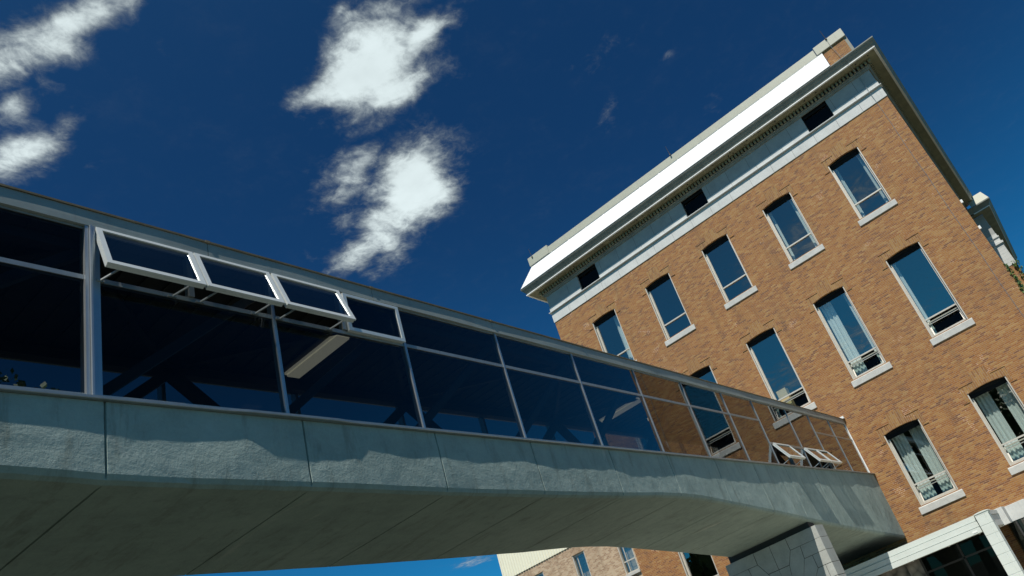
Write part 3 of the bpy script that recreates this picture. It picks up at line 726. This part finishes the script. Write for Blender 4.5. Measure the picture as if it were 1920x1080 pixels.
# ------------------------------------------------------------ pier under the bridge
pr = thing('bridge_pier', 'grey granite arched pier carrying the walkway girder, radial stones on its shaded face', 'pier', (-1.43, -9.65, GZ))
PY0, PY1, CX, PX = -10.0, -9.30, -1.43, .20
sa = [(-1.43, 3.72), (-.85, 3.72), (-.84, 3.36), (-1.06, 2.99), (-1.43, 2.99)]
sbb = [(-1.43, 2.99), (-1.06, 2.99), (-1.22, 2.28), (-1.43, 2.32)]
s2 = [(-.84, 3.36), (-.50, 3.36), (-.54, 2.99), (-.97, 2.20), (-1.22, 2.28), (-1.06, 2.99)]
s3 = [(-.54, 2.99), (-.27, 2.99), (-.267, 2.61), (-.78, 2.02), (-.97, 2.20)]
s4 = [(-.267, 2.61), (-.02, 2.61), (-.02, 2.23), (-.70, 1.78), (-.78, 2.02)]
rr = [[(-.85, 3.72), (PX, 3.72), (PX, 3.36), (-.84, 3.36)], [(-.50, 3.36), (PX, 3.36), (PX, 2.99), (-.54, 2.99)],
      [(-.27, 2.99), (PX, 2.99), (PX, 2.61), (-.267, 2.61)], [(-.02, 2.61), (PX, 2.61), (PX, 2.23), (-.02, 2.23)]]
low = [(-.02, 2.23), (PX, 2.23), (PX, 1.85), (-.62, 1.85)]
rr.append(low); z = 1.85
while z > GZ+.4: rr.append([(-.66, z), (PX, z), (PX, z-.38), (-.66, z-.38)]); z -= .38
st_ = MB()
def inset(pts, d=.006):
    c = Vector((sum(p[0] for p in pts)/len(pts), sum(p[1] for p in pts)/len(pts)))
    out = []
    for p in pts: v = Vector(p)-c; out.append(tuple(c+v*(1-d*1.6/v.length)))
    return out
for poly_ in [sa, sbb, s2, s3, s4]+rr:
    for mir in (0, 1):
        q = inset(poly_); q = [(2*CX-x, z) for x, z in q] if mir else q
        st_.prism([(x, PY0, z) for x, z in q], (0, PY1-PY0, 0))
st_.build('stones', M['granite'], pr, bevel=.006)
c_ = MB()
for mir in (0, 1):
    for poly_ in [sa, sbb, s2, s3, s4]+rr:
        q = [(2*CX-x, z) for x, z in poly_] if mir else poly_
        q = inset(q, -.0)
        mx = PX-.01
        q = [(max(2*CX-mx, min(mx, x)), min(z, 3.71)) for x, z in q]
        c_.prism([(x, PY0+.012, z) for x, z in q], (0, PY1-PY0-.024, 0))
c_.build('mortar', M['joint'], pr)
c_ = MB(); c_.box(-2.9, -.02, PY0+.12, PY1-.1, 3.72, 3.98); c_.build('bearing', M['steel'], pr)

# ------------------------------------------------------------ portico
po = thing('portico', 'white stone entrance portico with a square pillar below the orange brick wall', 'portico', (0, -2, GZ))
YP = -3.2
k = MB()
k.box(-9, 3.30, YP+.03, YP+.45, 2.40, 2.58); k.box(-9, 3.30, YP, YP+.45, 2.20, 2.385); k.box(-9, 3.30, YP-.03, YP+.45, 2.0, 2.185); k.box(-9, 3.29, YP+.06, YP+.44, 2.01, 2.57)
k.build('beam', M['portico'], po, bevel=.004)
k = MB(); k.box(3.34, 3.82, YP-.10, YP+.4, 2.50, 2.56)
pts = [(3.30+.28*(1-math.cos(t))+0, YP-.12, 2.56+.05*math.sin(t)) for t in [math.pi*i/10 for i in range(11)]]
k.prism(pts, (0, .5, 0)); k.build('capital', M['portico'], po, bevel=.01)
k = MB(); z = 2.50
i = 0
while z > GZ:
    zz_ = max(GZ, z-.34)
    k.box(3.34, 3.66, YP-.10, YP+.38, zz_+.008, z); k.box(3.668, 3.80, YP-.10, YP+.38, zz_+.008, z)
    z = zz_; i += 1
k.box(3.35, 3.79, YP-.09, YP+.37, GZ, 2.49)
k.build('column', M['portico'], po, bevel=.008)
k = MB(); k.box(3.40, 3.78, YP+.45, -.12, 2.42, 2.57); k.box(3.40, 3.74, YP+.45, -.12, 2.22, 2.412); k.box(3.40, 3.76, YP+.45, -.12, 2.02, 2.212); k.box(3.38, 3.98, -.9, -.125, 1.98, 2.60)
k.build('side_beam', M['stone'], po, bevel=.006)
k = MB(); k.box(-9, 3.39, YP+.46, -.01, 2.42, 2.55); k.build('roof', M['deck'], po)
k = MB(); k.box(-9, 3.38, YP+.47, -.15, 2.10, 2.415); k.build('ceiling', M['deck'], po)
k = MB(); k.box(-9, -.2, -.7, -.5, GZ, 2.1); k.box(-.2, .35, -.9, -.5, GZ, 2.1); k.box(.35, 3.3, -.5, -.4, GZ, 2.1); k.build('back_wall', M['rubble'], po)
k = MB(); k.box(.36, 3.32, -.62, -.52, GZ, 2.1); k.box(3.80, 4.34, -.10, -.03, GZ, 2.0); k.build('shade_backing', M['deck'], po)  # dark panels added behind the glass to stand in for the vestibule's shade
k = MB()
for x in (.4, 1.9, 3.3): k.box(x, x+.08, -1.1, -1.0, GZ, 2.1)
k.box(.48, 3.3, -1.1, -1.0, 1.45, 1.52); k.box(.48, 3.3, -1.1, -1.0, 2.02, 2.098)
k.box(4.1, 4.16, -.6, -.1, GZ, 1.97)
k.build('door_frame', M['steel'], po)
k = MB(); k.poly([(.45, -1.05, GZ), (3.35, -1.05, GZ), (3.35, -1.05, 2.1), (.45, -1.05, 2.1)]); k.poly([(3.8, -.5, GZ), (4.3, -.5, GZ), (4.3, -.5, 2.0), (3.8, -.5, 2.0)])
k.build('glass_pane', M['attic'], po)
for x in (-.35, .55, 1.95, 3.1):
    k = MB(); k.tube((x, YP+.55, 1.98), (x, YP+.55, 2.10), .035, .035, 12); k.build('downlight', M['white'], po)
k = MB(); k.box(3.0, 3.16, YP-.042, YP-.028, 2.05, 2.10); k.build('sensor', M['white'], po)

# ------------------------------------------------------------ tan building beyond
tb = thing('tan_building', 'pale tan brick building with cream ribbed metal top, seen below the walkway', 'building', (-17.6, 3, GZ))
k = MB(); TW = [-20.6, -17.48, -14.45]
x = -23.07
def rect(mb, xa, xb, za, zb_, y=3.0): mb.poly([(xa, y, za), (xb, y, za), (xb, y, zb_), (xa, y, zb_)])
for c in TW+[None]:
    if c is None: rect(k, x, XL, 6.8, 9.0); break
    rect(k, x, c-.45, 6.8, 9.0); x = c+.45
rect(k, -23.07, XL, GZ, 6.8); rect(k, -23.07, XL, 9.0, 9.5)
for c in TW:
    for xx in (c-.45, c+.45): k.poly([(xx, 3, 6.8), (xx, 3.25, 6.8), (xx, 3.25, 9.0), (xx, 3, 9.0)])
    k.poly([(c-.45, 3, 9), (c+.45, 3, 9), (c+.45, 3.25, 9), (c-.45, 3.25, 9)]); k.poly([(c-.45, 3, 6.8), (c+.45, 3, 6.8), (c+.45, 3.25, 6.8), (c-.45, 3.25, 6.8)])
for y in (3, 15): pass
k.poly([(-23.07, 3, GZ), (-23.07, 15, GZ), (-23.07, 15, 9.5), (-23.07, 3, 9.5)])
k.box(-23.0, XL-.05, 3.6, 3.8, GZ, 9.4)
k.build('wall', M['tan'], tb)
k = MB(); k.box(-23.05, XL-.02, 2.97, 15, 9.503, 12.6)
x = -23.05
while x < XL-.2: k.box(x, x+.10, 2.94, 2.968, 9.51, 12.6); x += .2
k.build('metal_cladding', plain('cream_ribbed_metal', (.80, .78, .62), .5, var=.04, sc=1), tb)
def tw(c):
    m = MB()
    for xa in (c-.45, c+.39): m.box(xa, xa+.06, 3.03, 3.2, 6.8, 9.0)
    m.box(c-.39, c+.39, 3.12, 3.2, 8.9, 9.0); m.box(c-.39, c+.39, 3.12, 3.2, 6.8, 6.88); m.box(c-.39, c+.39, 3.12, 3.2, 7.42, 7.48); m.box(c-.2, c-.16, 3.13, 3.19, 6.88, 8.9)
    k = m.build('window', M['frame'], tb, (c, 3, 6.8))
    g = MB(); g.poly([(c-.4, 3.16, 6.85), (c+.4, 3.16, 6.85), (c+.4, 3.16, 8.95), (c-.4, 3.16, 8.95)]); g.build('pane', M['wglass'], k)
    s = MB(); s.box(c-.52, c+.52, 2.9, 3.1, 6.66, 6.795); s.build('sill', M['sill'], k)
    return k
t0 = tw(TW[0])
for c in TW[1:]: copy_tree(t0, tb, t0.location+Vector((c-TW[0], 0, 0)))

# ------------------------------------------------------------ trees (one seen through the glass, the rest mirrored in the windows)
def make_tree(loc, h, seed, label, group=None, n=5200, ls=1.0):
    rd = random.Random(seed); t = thing('tree', label, 'tree', loc, group)
    k = MB(); top = Vector(loc)+Vector((0, 0, h*.62)); k.tube(loc, top, h*.028, h*.012, 10)
    cen = []
    for i in range(9):
        a = rd.uniform(0, 6.28); z = h*rd.uniform(.45, .9); r_ = h*rd.uniform(.08, .26)
        c = Vector(loc)+Vector((math.cos(a)*r_, math.sin(a)*r_, z)); cen.append((c, h*rd.uniform(.10, .17)))
        k.tube(Vector(loc)+Vector((0, 0, z*.6)), c, h*.009, h*.003, 6)
    cen.append((Vector(loc)+Vector((0, 0, h*.86)), h*.14))
    k.build('trunk', M['bark'], t)
    m = MB()
    for i in range(n):
        c, r_ = rd.choice(cen); v = Vector((rd.gauss(0, 1), rd.gauss(0, 1), rd.gauss(0, .8))).normalized()*r_*rd.uniform(.5, 1.05)
        p = c+v; s = h*ls*rd.uniform(.010, .022); u = Vector((rd.gauss(0, 1), rd.gauss(0, 1), rd.gauss(0, 1))).normalized(); w_ = u.orthogonal().normalized()
        m.poly([p-u*s, p+w_*s*.6, p+u*s, p-w_*s*.6])
    m.build('crown', M['leaf'], t, recalc=False)
    return t
make_tree((-16.5, -25.0, GZ), 14.1, 11, 'leafy green tree top seen through the glass at the far left', n=14000, ls=.45)
t0 = make_tree((-14, -64, GZ), 20.0, 12, 'broad green tree mirrored dark in the lowest row of windows', 'trees mirrored in the windows', n=9000)
for i, (x, y) in enumerate([(-8, -66), (-2, -63), (4, -65), (10, -62), (17, -66), (-20, -65), (-26, -62), (-32, -66), (-39, -63)]):
    c = t0.copy(); col.objects.link(c); c.location = (x, y, GZ); c.rotation_euler = (0, 0, i*1.7)
    for ch in t0.children: k = ch.copy(); col.objects.link(k); k.parent = c

# ------------------------------------------------------------ render settings
scene.render.engine = 'CYCLES'
scene.cycles.max_bounces = 10; scene.cycles.transparent_max_bounces = 16; scene.cycles.glossy_bounces = 6
scene.cycles.use_denoising = True
